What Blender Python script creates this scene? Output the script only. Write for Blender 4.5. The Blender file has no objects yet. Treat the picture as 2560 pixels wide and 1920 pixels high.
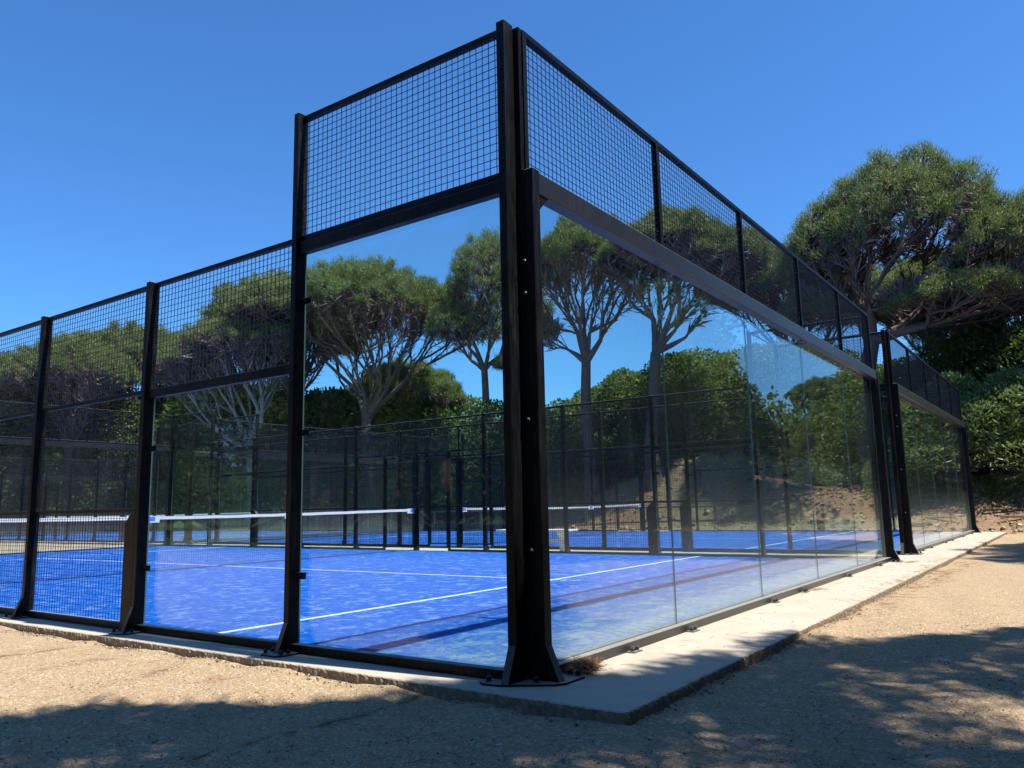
import bpy, math, random
import numpy as np
from mathutils import Vector, Matrix
R = math.radians
S = bpy.context.scene
COL = S.collection

# ------------------------------------------------------------------ camera
cam_d = bpy.data.cameras.new("camera"); cam = bpy.data.objects.new("camera", cam_d); COL.objects.link(cam)
S.camera = cam
yaw, pit, rol = 0.6177, 0.1530, -0.0213
cy, sy, cp, sp = math.cos(yaw), math.sin(yaw), math.cos(pit), math.sin(pit)
F = Vector((cp*cy, cp*sy, sp)); RR = Vector((sy, -cy, 0)); U = RR.cross(F)
r2 = math.cos(rol)*RR + math.sin(rol)*U; u2 = -math.sin(rol)*RR + math.cos(rol)*U
M = Matrix((( r2.x, u2.x, -F.x, -3.8211), (r2.y, u2.y, -F.y, -2.6492), (r2.z, u2.z, -F.z, 0.9996), (0, 0, 0, 1)))
cam.matrix_world = M
cam_d.sensor_width = 36; cam_d.lens = 36*1986.17/2560
cam_d.clip_start = .05; cam_d.clip_end = 2000

# ------------------------------------------------------------------ light
SUN = Vector((0.23, -2.0, 3.92)).normalized()
w = bpy.data.worlds.new("World"); S.world = w; w.use_nodes = True
nt = w.node_tree; nt.nodes.clear()
sky = nt.nodes.new("ShaderNodeTexSky"); sky.sky_type = 'NISHITA'; sky.sun_disc = False
sky.sun_elevation = math.asin(SUN.z); sky.sun_rotation = math.atan2(SUN.x, SUN.y)
sky.altitude = 0; sky.air_density = 1.0; sky.dust_density = 0.25; sky.ozone_density = 3.0
hs = nt.nodes.new("ShaderNodeMix"); hs.data_type = 'RGBA'; hs.blend_type = 'MULTIPLY'
hs.inputs[0].default_value = 1.0; hs.inputs[7].default_value = (.42, .82, 1.22, 1)
bg = nt.nodes.new("ShaderNodeBackground"); bg.inputs[1].default_value = 0.105
wo = nt.nodes.new("ShaderNodeOutputWorld")
nt.links.new(sky.outputs[0], hs.inputs[6]); nt.links.new(hs.outputs[2], bg.inputs[0]); nt.links.new(bg.outputs[0], wo.inputs[0])
ld = bpy.data.lights.new("sun", 'SUN'); ld.energy = 5.0; ld.angle = R(.53); ld.color = (1, .95, .87)
lo = bpy.data.objects.new("sun", ld); COL.objects.link(lo)
lo.rotation_euler = SUN.to_track_quat('Z', 'Y').to_euler(); lo.location = SUN*60
S.view_settings.view_transform = 'Standard'; S.view_settings.look = 'None'
S.view_settings.exposure = 0.68; S.view_settings.gamma = 1; S.view_settings.use_curve_mapping = False
S.render.engine = 'CYCLES'
cy_ = S.cycles
cy_.max_bounces = 10; cy_.transparent_max_bounces = 40; cy_.diffuse_bounces = 3; cy_.glossy_bounces = 5
cy_.use_denoising = True; cy_.caustics_reflective = False; cy_.caustics_refractive = False

# ------------------------------------------------------------------ materials
MATS = {}
class NT:
    def __init__(s, name):
        s.m = bpy.data.materials.new(name); s.m.use_nodes = True; s.t = s.m.node_tree; s.t.nodes.clear()
        s.out = s.t.nodes.new("ShaderNodeOutputMaterial"); MATS[name] = s.m
    def n(s, typ, **k):
        nd = s.t.nodes.new("ShaderNode"+typ)
        for a, b in k.items():
            if a.startswith('i_'):
                key = a[2:]; key = int(key) if key.isdigit() else key.replace('_', ' ')
                nd.inputs[key].default_value = b
            else: setattr(nd, a, b)
        return nd
    def l(s, a, b): s.t.links.new(a, b)
    def pos(s, scale=(1, 1, 1), obj=False):
        g = s.n("NewGeometry") if not obj else s.n("TexCoord")
        mp = s.n("Mapping"); mp.inputs['Scale'].default_value = scale
        s.l(g.outputs['Position'] if not obj else g.outputs['Object'], mp.inputs[0]); return mp.outputs[0]
    def noise(s, vec, scale, detail=4, rough=.55, dist=0):
        nd = s.n("TexNoise"); nd.inputs['Scale'].default_value = scale; nd.inputs['Detail'].default_value = detail
        nd.inputs['Roughness'].default_value = rough; nd.inputs['Distortion'].default_value = dist
        s.l(vec, nd.inputs['Vector']); return nd.outputs['Fac']
    def ramp(s, fac, stops):
        nd = s.n("ValToRGB"); e = nd.color_ramp.elements
        while len(e) < len(stops): e.new(.5)
        for q, (p, c) in zip(e, stops):
            q.position = p; q.color = (c, c, c, 1) if isinstance(c, (int, float)) else (*c, 1)
        s.l(fac, nd.inputs[0]); return nd.outputs[0]
    def mix(s, fac, a, b, mode='MIX'):
        nd = s.n("Mix", data_type='RGBA', blend_type=mode)
        for v, i in ((fac, 0), (a, 6), (b, 7)):
            if hasattr(v, 'links'): s.l(v, nd.inputs[i])
            elif i == 0: nd.inputs[0].default_value = v
            else: nd.inputs[i].default_value = (*v, 1)
        return nd.outputs[2]
    def math(s, op, a, b=0.0, c=0.0):
        nd = s.n("Math", operation=op)
        for i, v in enumerate((a, b, c)):
            if hasattr(v, 'links'): s.l(v, nd.inputs[i])
            else: nd.inputs[i].default_value = v
        return nd.outputs[0]
    def bump(s, h, strength=.3, dist=.01):
        nd = s.n("Bump"); nd.inputs['Strength'].default_value = strength; nd.inputs['Distance'].default_value = dist
        s.l(h, nd.inputs['Height']); return nd.outputs[0]
    def bsdf(s, color, rough=.6, normal=None, spec=.5, metal=0, link=True):
        b = s.n("BsdfPrincipled")
        for v, k in ((color, 'Base Color'), (rough, 'Roughness'), (spec, 'Specular IOR Level'), (metal, 'Metallic')):
            if hasattr(v, 'links'): s.l(v, b.inputs[k])
            else: b.inputs[k].default_value = (*v, 1) if k == 'Base Color' else v
        if normal is not None: s.l(normal, b.inputs['Normal'])
        if link: s.l(b.outputs[0], s.out.inputs[0])
        return b.outputs[0]

def m_steel(name, base=(.003, .0035, .0048), dust=.45, ro0=.42, sp=.16):
    t = NT(name); p = t.pos(); g = t.n("NewGeometry")
    sep = t.n("SeparateXYZ"); t.l(g.outputs['Normal'], sep.inputs[0])
    up = t.math('MULTIPLY', t.math('MAXIMUM', sep.outputs[2], 0.0), .85)
    spk = t.ramp(t.noise(p, 90, 3, .7), [(.60, 0), (.72, .55)])
    strk = t.ramp(t.noise(t.pos((30, 30, 3)), 1.6, 4, .65), [(.42, 0), (.78, .5)])
    patch = t.ramp(t.noise(p, 1.7, 3), [(.35, .15), (.7, 1)])
    d = t.math('MULTIPLY', t.math('ADD', t.math('MULTIPLY', spk, .5), t.math('MULTIPLY', strk, .35)), patch)
    d = t.math('MULTIPLY', d, dust)
    upn = t.math('MULTIPLY', up, t.ramp(t.noise(p, 14, 4, .6), [(.2, .55), (.8, 1)]))
    d = t.math('MINIMUM', t.math('ADD', d, upn), 1.0)
    col = t.mix(d, base, (.40, .38, .34))
    ro = t.math('ADD', t.math('MULTIPLY', d, .35), ro0)
    t.bsdf(col, ro, t.bump(t.noise(p, 420, 2), .12, .001), sp)
m_steel("black_steel")
m_steel("dusty_steel", (.017, .0175, .019), .34, .32, .45)

t = NT("bolt_zinc"); t.bsdf((.10, .10, .105), .5, None, .4, .4)
t = NT("wire"); t.bsdf((.010, .012, .018), .5)
t = NT("net_cord"); t.bsdf((.008, .008, .009), .7)
t = NT("white_band"); p = t.pos(); t.bsdf(t.mix(t.noise(p, 9, 3), (.55, .56, .58), (.70, .70, .70)), .7)
t = NT("blue_print"); t.bsdf((.05, .22, .75), .5)
t = NT("white_paint"); p = t.pos(); t.bsdf(t.mix(t.ramp(t.noise(p, 14, 4), [(.5, 0), (.75, 1)]), (.78, .78, .76), (.55, .53, .48)), .45)
t = NT("red_plastic"); t.bsdf((.45, .02, .02), .5)

# glass: two real surfaces, Fresnel mix of straight-through and mirror plus a thin film of dust
t = NT("pane_glass"); p = t.pos(); g = t.n("NewGeometry")
ior = t.math('ADD', t.math('MULTIPLY', g.outputs['Backfacing'], -(1.47-1/1.47)), 1.47)
fr = t.n("Fresnel"); t.l(ior, fr.inputs['IOR'])
tr = t.n("BsdfTransparent", i_Color=(.915, .98, .968, 1)); gl = t.n("BsdfGlossy", i_Roughness=.0, i_Color=(1, 1, 1, 1))
m1 = t.n("MixShader"); t.l(fr.outputs[0], m1.inputs[0]); t.l(tr.outputs[0], m1.inputs[1]); t.l(gl.outputs[0], m1.inputs[2])
df = t.n("BsdfDiffuse", i_Color=(.75, .74, .70, 1))
sepn = t.n("SeparateXYZ"); t.l(g.outputs['True Normal'], sepn.inputs[0])
wth = t.math('ADD', t.math('MULTIPLY', t.math('ABSOLUTE', sepn.outputs[1]), .85), .15)
sep = t.n("SeparateXYZ"); t.l(g.outputs['Position'], sep.inputs[0])
low = t.n("MapRange"); low.inputs['From Min'].default_value = .05; low.inputs['From Max'].default_value = 1.2
low.inputs['To Min'].default_value = 1; low.inputs['To Max'].default_value = 0; t.l(sep.outputs[2], low.inputs['Value'])
smear = t.ramp(t.noise(t.pos((1.3, 1.3, 1)), 1.1, 5, .6, .8), [(.38, 0), (.78, 1)])
drip = t.ramp(t.noise(t.pos((26, 26, .9)), 1.2, 3, .5), [(.60, 0), (.74, 1)])
dots = t.ramp(t.noise(p, 55, 2, .5), [(.70, 0), (.78, 1)])
dust = t.math('ADD', t.math('MULTIPLY', smear, .007), t.math('ADD', t.math('MULTIPLY', t.math('MULTIPLY', low.outputs[0], wth), .05), t.math('ADD', t.math('MULTIPLY', dots, .01), t.math('ADD', t.math('MULTIPLY', drip, .010), .0015))))
m2 = t.n("MixShader"); t.l(dust, m2.inputs[0]); t.l(m1.outputs[0], m2.inputs[1]); t.l(df.outputs[0], m2.inputs[2])
t.l(m2.outputs[0], t.out.inputs[0])
t = NT("glass_edge"); t.bsdf((.20, .28, .26), .3)

# turf
t = NT("blue_turf"); p = t.pos(); q = t.pos((1, 1, .01))
s1 = t.ramp(t.noise(t.pos((1.0, 1.0, .01)), 4.6, 8, .76, .3), [(.525, 0), (.595, 1)])
s2 = t.ramp(t.noise(t.pos((1.0, 1.0, .01)), 14, 6, .74, .3), [(.535, 0), (.60, 1)])
sw = t.n("TexWave", wave_type='RINGS', rings_direction='Z'); sw.inputs['Scale'].default_value = 3.0
sw.inputs['Distortion'].default_value = 3.0; sw.inputs['Detail'].default_value = 2; sw.inputs['Detail Scale'].default_value = .7
mp = t.n("Mapping"); mp.inputs['Location'].default_value = (-1.2, -.5, 0); g = t.n("NewGeometry"); t.l(g.outputs['Position'], mp.inputs[0]); t.l(mp.outputs[0], sw.inputs[0])
sep = t.n("SeparateXYZ"); t.l(g.outputs['Position'], sep.inputs[0])
near = t.n("MapRange"); near.inputs['From Min'].default_value = 1.9; near.inputs['From Max'].default_value = .4; t.l(sep.outputs[1], near.inputs['Value'])
swm = t.math('MULTIPLY', t.math('MULTIPLY', sw.outputs['Fac'], near.outputs[0]), t.ramp(t.noise(q, .9, 3), [(.4, .2), (.6, 1)]))
fine = t.noise(p, 260, 2, .6)
sand = t.math('ADD', t.math('MULTIPLY', s1, .75), t.math('MULTIPLY', s2, .4))
sand = t.math('ADD', sand, t.math('MULTIPLY', swm, .30))
sand = t.math('ADD', sand, t.math('MULTIPLY', near.outputs[0], .30))
sand = t.math('MINIMUM', t.math('MULTIPLY', sand, t.math('ADD', t.math('MULTIPLY', fine, .8), .6)), .8)
blue = t.mix(t.noise(q, 1.3, 3), (.001, .080, .43), (.001, .105, .52))
blue = t.mix(t.ramp(fine, [(.3, 0), (.75, .6)]), blue, (.001, .055, .30))
col = t.mix(sand, blue, t.mix(near.outputs[0], (.13, .25, .48), (.28, .35, .36)))
t.bsdf(col, .85, t.bump(fine, .5, .006), .06)
t = NT("court_line_white"); p = t.pos(); t.bsdf(t.mix(t.ramp(t.noise(p, 30, 4), [(.42, 0), (.7, .65)]), (.66, .72, .80), (.16, .30, .60)), .8)

# concrete
t = NT("concrete"); p = t.pos()
c = t.mix(t.noise(p, 1.1, 5, .6), (.45, .395, .305), (.53, .47, .37))
c = t.mix(t.ramp(t.noise(p, 2.6, 6, .65), [(.45, 0), (.72, .5)]), c, (.33, .295, .235))
c = t.mix(t.ramp(t.noise(t.pos((3, 3, 1)), 7, 6, .75), [(.56, 0), (.72, .35)]), c, (.27, .225, .165))
c = t.mix(t.ramp(t.noise(p, 130, 2), [(.70, 0), (.76, .5)]), c, (.26, .21, .15))
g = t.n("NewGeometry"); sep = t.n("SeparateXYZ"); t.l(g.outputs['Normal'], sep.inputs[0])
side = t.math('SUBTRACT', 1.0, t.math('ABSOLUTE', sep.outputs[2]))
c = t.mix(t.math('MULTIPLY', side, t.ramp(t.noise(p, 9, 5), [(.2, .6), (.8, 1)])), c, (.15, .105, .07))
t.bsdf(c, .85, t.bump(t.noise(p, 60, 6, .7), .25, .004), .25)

# sandy ground, earth bank, lawn
t = NT("ground"); p = t.pos(); g = t.n("NewGeometry"); sep = t.n("SeparateXYZ"); t.l(g.outputs['Position'], sep.inputs[0])
X, Y, Z = sep.outputs
sandc = t.mix(t.noise(p, .8, 5, .6), (.435, .31, .172), (.50, .37, .222))
v = t.n("TexVoronoi"); v.inputs['Scale'].default_value = 75; t.l(p, v.inputs['Vector'])
sepc = t.n("SeparateColor"); t.l(v.outputs['Color'], sepc.inputs[0])
sandc = t.mix(t.ramp(sepc.outputs[0], [(.0, 0), (1, .75)]), sandc, (.34, .25, .16))
sandc = t.mix(t.ramp(sepc.outputs[1], [(.78, 0), (.95, .8)]), sandc, (.66, .55, .40))
sandc = t.mix(t.ramp(t.noise(p, 140, 3, .7), [(.50, 0), (.68, .5)]), sandc, (.20, .145, .09))
sandc = t.mix(t.ramp(t.noise(t.pos((1, 1, 1)), 3.1, 5, .7), [(.52, 0), (.7, .35)]), sandc, (.33, .235, .14))
earth = t.mix(t.noise(p, 2.2, 6, .7), (.21, .125, .07), (.42, .285, .17))
earth = t.mix(t.ramp(t.noise(p, 13, 5, .7), [(.5, 0), (.66, .8)]), earth, (.10, .065, .04))
lawn = t.mix(t.noise(p, 1.5, 5, .7), (.055, .085, .025), (.11, .12, .045))
xe = t.math('ADD', X, t.math('MULTIPLY', t.noise(p, .5, 3), 1.6))
me = t.n("MapRange"); me.inputs['From Min'].default_value = 23.0; me.inputs['From Max'].default_value = 23.9; t.l(xe, me.inputs['Value'])
ye = t.math('ADD', Y, t.math('MULTIPLY', t.noise(p, .35, 4), 6))
ml = t.n("MapRange"); ml.inputs['From Min'].default_value = 20.5; ml.inputs['From Max'].default_value = 23; t.l(ye, ml.inputs['Value'])
c = t.mix(me.outputs[0], sandc, t.mix(ml.outputs[0], earth, lawn))
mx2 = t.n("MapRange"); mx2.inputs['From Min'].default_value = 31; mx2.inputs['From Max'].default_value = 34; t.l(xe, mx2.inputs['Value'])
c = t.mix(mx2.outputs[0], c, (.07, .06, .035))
mlf = t.n("MapRange"); mlf.inputs['From Min'].default_value = -7.5; mlf.inputs['From Max'].default_value = -10; t.l(t.math('ADD', X, t.math('MULTIPLY', t.noise(p, .5, 3), 1.5)), mlf.inputs['Value'])
c = t.mix(mlf.outputs[0], c, lawn)  # lawn colour added on the unseen left ground to darken its reflection
mfar = t.n("MapRange"); mfar.inputs['From Min'].default_value = 43; mfar.inputs['From Max'].default_value = 46; t.l(ye, mfar.inputs['Value'])
c = t.mix(mfar.outputs[0], c, lawn)
h = t.math('ADD', t.math('MULTIPLY', v.outputs['Distance'], -.7), t.noise(p, 34, 5, .7))
t.bsdf(c, .95, t.bump(h, .9, .014), .15)
t = NT("gravel_stone"); oi = t.n("NewGeometry"); 
c = t.ramp(oi.outputs['Random Per Island'], [(0, (.13, .095, .065)), (.35, (.34, .245, .15)), (.8, (.46, .345, .22)), (1, (.66, .56, .42))])
t.bsdf(c, .9)
t = NT("dry_needle"); oi = t.n("NewGeometry")
c = t.ramp(oi.outputs['Random Per Island'], [(0, (.16, .08, .04)), (.5, (.38, .20, .09)), (1, (.52, .36, .19))])
t.bsdf(c, .8)
t = NT("log_wood"); p = t.pos((1, 6, 6)); t.bsdf(t.mix(t.noise(p, 4, 4), (.10, .065, .04), (.26, .18, .11)), .85)
t = NT("grey_rail_wood"); p = t.pos(); t.bsdf(t.mix(t.noise(p, 8, 4), (.16, .17, .12), (.30, .31, .24)), .8)

def m_bark(name, a, b):
    t = NT(name); p = t.pos((1, 1, .35))
    v = t.n("TexVoronoi"); v.inputs['Scale'].default_value = 9; t.l(p, v.inputs['Vector'])
    c = t.mix(t.noise(p, 5, 5, .7), a, b)
    c = t.mix(t.ramp(v.outputs['Distance'], [(.0, .7), (.35, 0)]), c, tuple(x*.35 for x in a))
    t.bsdf(c, .9, t.bump(v.outputs['Distance'], .7, .03), .15)
m_bark("pine_bark", (.12, .085, .065), (.24, .17, .13))
m_bark("pale_bark", (.30, .25, .20), (.46, .39, .32))
m_bark("twig_bark", (.15, .115, .09), (.29, .225, .18))

def m_leaf(name, stops, trans=.3, rough=.5, spec=.3):
    t = NT(name); g = t.n("NewGeometry"); p = t.pos()
    r = g.outputs['Random Per Island']
    f = t.math('ADD', t.math('MULTIPLY', r, .55), t.math('MULTIPLY', t.noise(p, .7, 3, .6), .5))
    c = t.ramp(f, stops)
    b = t.bsdf(c, rough, None, spec, 0, False)
    tl = t.n("BsdfTranslucent"); t.l(t.mix(1.0, c, (1.15, 1.25, .6), 'MULTIPLY'), tl.inputs[0])
    mx = t.n("MixShader"); mx.inputs[0].default_value = trans
    t.l(b, mx.inputs[1]); t.l(tl.outputs[0], mx.inputs[2]); t.l(mx.outputs[0], t.out.inputs[0])
m_leaf("pine_needle", [(.2, (.095, .135, .05)), (.5, (.165, .21, .075)), (.85, (.27, .30, .11))])
m_leaf("shrub_leaf", [(.2, (.06, .10, .034)), (.5, (.12, .172, .056)), (.85, (.21, .26, .10))], .40, .5, .2)
m_leaf("oleander_leaf", [(.2, (.085, .14, .055)), (.5, (.17, .235, .095)), (.85, (.30, .36, .16))], .3, .45, .3)
m_leaf("ivy_leaf", [(.2, (.06, .11, .02)), (.5, (.12, .19, .035)), (.85, (.2, .28, .06))], .35)
m_leaf("grass_blade", [(.2, (.05, .09, .015)), (.5, (.09, .14, .025)), (.85, (.13, .18, .04))], .35)

# ------------------------------------------------------------------ mesh helpers
def make_obj(name, mesh, parent=None, label=None, cat=None, group=None, kind=None):
    o = bpy.data.objects.new(name, mesh); COL.objects.link(o)
    if parent is not None: o.parent = parent
    if label: o['label'] = label
    if cat: o['category'] = cat
    if group: o['group'] = group
    if kind: o['kind'] = kind
    return o
def thing(name, label, cat, loc=(0, 0, 0), rz=0, group=None):
    o = make_obj(name, None, None, label, cat, group); o.location = loc; o.rotation_euler = (0, 0, rz)
    o.empty_display_size = .2; return o
def copy_tree(o, loc=None, rz=None, scale=None, label=None, group=None, parent=None):
    c = o.copy(); COL.objects.link(c); c.parent = parent
    if parent is None:
        if loc is not None: c.location = loc
        if rz is not None: c.rotation_euler = (0, 0, rz)
        if scale is not None: c.scale = scale
        if label: c['label'] = label
        if group: c['group'] = group
    for ch in o.children: copy_tree(ch, parent=c)
    return c

class MB:
    def __init__(s): s.v = []; s.f = []; s.m = []
    def add(s, vs, fs, mi=0):
        b = len(s.v); s.v += [tuple(v) for v in vs]; s.f += [tuple(i+b for i in f) for f in fs]; s.m += [mi]*len(fs); return s
    def box(s, x0, x1, y0, y1, z0, z1, mi=0):
        vs = [(x, y, z) for z in (z0, z1) for y in (y0, y1) for x in (x0, x1)]
        return s.add(vs, [(0, 2, 3, 1), (4, 5, 7, 6), (0, 1, 5, 4), (2, 6, 7, 3), (0, 4, 6, 2), (1, 3, 7, 5)], mi)
    def prism(s, pts, axis, a, b, mi=0):
        # pts: 2-D outline; axis: 'x','y','z' extrusion axis
        def P(p, t): return {'x': (t, p[0], p[1]), 'y': (p[0], t, p[1]), 'z': (p[0], p[1], t)}[axis]
        n = len(pts); vs = [P(p, a) for p in pts]+[P(p, b) for p in pts]
        fs = [tuple(range(n))[::-1], tuple(range(n, 2*n))]+[(i, (i+1) % n, n+(i+1) % n, n+i) for i in range(n)]
        return s.add(vs, fs, mi)
    def tube(s, p, q, r, n=6, r2=None, cap=False, mi=0):
        p = Vector(p); q = Vector(q); d = (q-p)
        if d.length < 1e-6: return s
        d.normalize(); a = d.orthogonal().normalized(); b = d.cross(a); r2 = r if r2 is None else r2
        vs = [p+(a*math.cos(t)+b*math.sin(t))*r for t in [2*math.pi*i/n for i in range(n)]]
        vs += [q+(a*math.cos(t)+b*math.sin(t))*r2 for t in [2*math.pi*i/n for i in range(n)]]
        fs = [(i, (i+1) % n, n+(i+1) % n, n+i) for i in range(n)]
        if cap: fs += [tuple(range(n))[::-1], tuple(range(n, 2*n))]
        return s.add(vs, fs, mi)
    def mesh(s, name, mats, bevel=0):
        me = bpy.data.meshes.new(name); me.from_pydata(s.v, [], s.f)
        for m in (mats if isinstance(mats, (list, tuple)) else [mats]): me.materials.append(MATS[m])
        me.polygons.foreach_set('material_index', s.m); me.update(); 
        bm_fix(me); return me
    def build(s, name, mats, parent=None, **k):
        return make_obj(name, s.mesh(name, mats), parent, **k)
import bmesh
def bm_fix(me):
    bm = bmesh.new(); bm.from_mesh(me); bmesh.ops.recalc_face_normals(bm, faces=bm.faces); bm.to_mesh(me); bm.free()
def bevel_mesh(me, w=.003, seg=1):
    bm = bmesh.new(); bm.from_mesh(me)
    bmesh.ops.bevel(bm, geom=[e for e in bm.edges if len(e.link_faces) == 2 and e.calc_face_angle(0) > .5], offset=w, segments=seg, affect='EDGES', clamp_overlap=True)
    bm.to_mesh(me); bm.free(); return me
def np_mesh(name, V, Fc, mats, k=3, smooth=False):
    """V (n,3), Fc (m,k)"""
    me = bpy.data.meshes.new(name); V = np.ascontiguousarray(V, np.float32); Fc = np.ascontiguousarray(Fc, np.int32)
    me.vertices.add(len(V)); me.vertices.foreach_set('co', V.ravel())
    me.loops.add(Fc.size); me.loops.foreach_set('vertex_index', Fc.ravel())
    me.polygons.add(len(Fc)); me.polygons.foreach_set('loop_start', np.arange(0, Fc.size, k, dtype=np.int32))
    me.polygons.foreach_set('loop_total', np.full(len(Fc), k, np.int32))
    for m in (mats if isinstance(mats, (list, tuple)) else [mats]): me.materials.append(MATS[m])
    if smooth: me.polygons.foreach_set('use_smooth', np.ones(len(Fc), bool))
    me.update(calc_edges=True); return me
def box(name, mat, parent, *a, bev=.003, **k):
    me = MB().box(*a).mesh(name, mat)
    if bev: bevel_mesh(me, bev)
    return make_obj(name, me, parent, **k)

# ------------------------------------------------------------------ ground
SL = .03      # top of the concrete slab
TF = .055     # top of the turf
GZ = -.035     # sandy ground
def hill(x, y):
    x = np.asarray(x, float); y = np.asarray(y, float)
    r = np.clip((x-22.35)/3.9, 0, 1); r = r*r*(3-2*r)
    prof = 2.75*np.exp(-((y-8.8)/7.0)**2) + 2.1*np.exp(-((y+11)/6.5)**2) + 1.2*np.exp(-((y+1)/4)**2)
    far = np.clip((x-30)/40, 0, 1)*1.5
    return r*prof + r*far
def ground_h(x, y):
    x = np.asarray(x, float); y = np.asarray(y, float)
    h = GZ + .010*np.sin(3.1*x+1.3*y)+.008*np.sin(7.7*y-2.1*x+1)+.005*np.sin(17*x+11*y)
    return h + hill(x, y)*(1+.05*np.sin(2.3*x+y)+.03*np.sin(5.1*y-2*x))
def axis(lo, hi, step, far_lo, far_hi):
    a = list(np.arange(lo, hi, step)); s = step; x = hi
    while x < far_hi: a.append(x); s = min(s*1.12, 12); x += s
    s = step; x = lo-step
    while x > far_lo: a.insert(0, x); s = min(s*1.12, 12); x -= s
    return np.array(a)
xa = np.unique(np.concatenate([axis(-3, 3, .07, -160, 18), np.arange(18, 34, .3), axis(34, 35, .5, 34, 300)])); ya = axis(-3, 5, .07, -160, 260)
ya = np.unique(np.concatenate([ya, np.arange(-24, 20, .5)]))
gx, gy = np.meshgrid(xa, ya); rng = np.random.default_rng(3)
gz = ground_h(gx, gy)
nearm = (np.abs(gx) < 5) & (np.abs(gy) < 7)
gz = gz + np.where(nearm, rng.normal(0, .0028, gz.shape), 0)
# gravel heaped slightly against the kerb
dk = np.maximum(np.maximum(-.33-gx, gx-22), np.maximum(-.79-gy, gy-20.5))
gz += np.where((dk > 0), .014*np.exp(-np.clip(dk, 0, 9)/.10)*(1+.5*np.sin(4*gx+5*gy)), 0)
nx, ny = len(xa), len(ya)
idx = np.arange(nx*ny).reshape(ny, nx)
Fq = np.stack([idx[:-1, :-1], idx[:-1, 1:], idx[1:, 1:], idx[1:, :-1]], -1).reshape(-1, 4)
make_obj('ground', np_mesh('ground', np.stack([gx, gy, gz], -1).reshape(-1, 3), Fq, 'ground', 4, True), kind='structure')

# ------------------------------------------------------------------ concrete slabs
def slab(name, x0, x1, y0, y1, step, seed):
    rn = random.Random(seed); pts = []
    def edge(ax, ay, bx, by, nx_, ny_, st):
        L = math.hypot(bx-ax, by-ay); n = max(2, int(L/st)); ph = rn.random()*9
        for i in range(n):
            u = i/n; j = rn.gauss(0, .0016)+.0015*math.sin(u*L*4+ph)
            if rn.random() < .06: j -= rn.random()*.012
            if i == 0: j = -.012
            pts.append((ax+(bx-ax)*u+nx_*j, ay+(by-ay)*u+ny_*j, nx_, ny_))
    edge(x0, y0, x1, y0, 0, -1, step); edge(x1, y0, x1, y1, 1, 0, .5); edge(x1, y1, x0, y1, 0, 1, .5); edge(x0, y1, x0, y0, -1, 0, step)
    V = []; Fc = []; n = len(pts)
    for k, (dz, o) in enumerate(((SL, -.006), (SL-.006, 0), (SL-.025, .001), (SL-.045, .0), (SL-.07, .001), (-.22, .0))):
        for (x, y, a, b) in pts:
            jz = rn.gauss(0, .0012) if 0 < k < 5 else 0; jo = rn.gauss(0, .0028) if 1 < k < 5 else (rn.gauss(0, .0016) if k < 2 else 0)
            V.append((x+a*(o+jo), y+b*(o+jo), dz+jz))
    for k in range(5):
        for i in range(n): Fc.append((k*n+i, k*n+(i+1) % n, (k+1)*n+(i+1) % n, (k+1)*n+i))
    Fc.append(tuple(range(n)))
    me = bpy.data.meshes.new(name); me.from_pydata(V, [], Fc); me.materials.append(MATS['concrete']); bm_fix(me)
    return make_obj(name, me, kind='structure')
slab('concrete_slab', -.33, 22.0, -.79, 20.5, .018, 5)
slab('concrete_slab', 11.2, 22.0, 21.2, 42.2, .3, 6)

# ------------------------------------------------------------------ turf and lines
CX2 = 11.65; CY4 = 21.6
def turf(x0, y0):
    me = MB().box(x0+.0, x0+10, y0+.0, y0+20, SL+.001, TF).mesh('court_turf', 'blue_turf')
    o = make_obj('court_turf', me, kind='structure')
    z0, z1 = TF+.001, TF+.005
    for (a, b, c, d) in ((.05, 9.95, 3.02, 3.07), (.05, 9.95, 16.93, 16.98), (4.975, 5.025, 2.85, 17.15)):
        if a == 4.975:
            for (cc, dd) in ((2.85, 3.018), (3.072, 16.928), (16.982, 17.15)):
                MB().box(x0+a, x0+b, y0+cc, y0+dd, z0, z1).build('court_line', 'court_line_white', o)
        else: MB().box(x0+a, x0+b, y0+c, y0+d, z0, z1).build('court_line', 'court_line_white', o)
for a in ((0, 0), (CX2, 0), (CX2, CY4)): turf(*a)

# ------------------------------------------------------------------ walls of the courts
B = 'black_steel'
def wires(u0, u1, z0, z1, v, r=.0026, s=.05):
    m = MB(); n = max(1, round((u1-u0)/s)); k = max(1, round((z1-z0)/s))
    for i in range(1, n): x = u0+(u1-u0)*i/n; m.tube((x, v, z0), (x, v, z1), r, 4)
    for i in range(1, k): z = z0+(z1-z0)*i/k; m.tube((u0, v+r*1.6, z), (u1, v+r*1.6, z), r, 4)
    return m
def pane(parent, u0, u1, v0, v1, z0, z1):
    m = MB().box(u0, u1, v0, v1, z0, z1)
    me = m.mesh('glass_pane', ['pane_glass', 'glass_edge'])
    for p in me.polygons:
        if abs(p.normal.y) < .5: p.material_index = 1
    return make_obj('glass_pane', me, parent)
def bolt(parent, x, y, z, d, r=.011, h=.012, mat='bolt_zinc'):
    """domed bolt head at (x,y,z) pointing along d"""
    m = MB(); d = Vector(d).normalized(); a = d.orthogonal().normalized(); b = d.cross(a); n = 8
    rings = [(r, 0), (r, h*.35), (r*.75, h*.75), (r*.3, h)]
    vs = [Vector((x, y, z))+d*hh+(a*math.cos(t)+b*math.sin(t))*rr for rr, hh in rings for t in [2*math.pi*i/n for i in range(n)]]
    fs = [(k*n+i, k*n+(i+1) % n, (k+1)*n+(i+1) % n, (k+1)*n+i) for k in range(3) for i in range(n)]+[tuple(range(3*n, 4*n))]
    m.add(vs, fs); return m.build('bolt', mat, parent)
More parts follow.
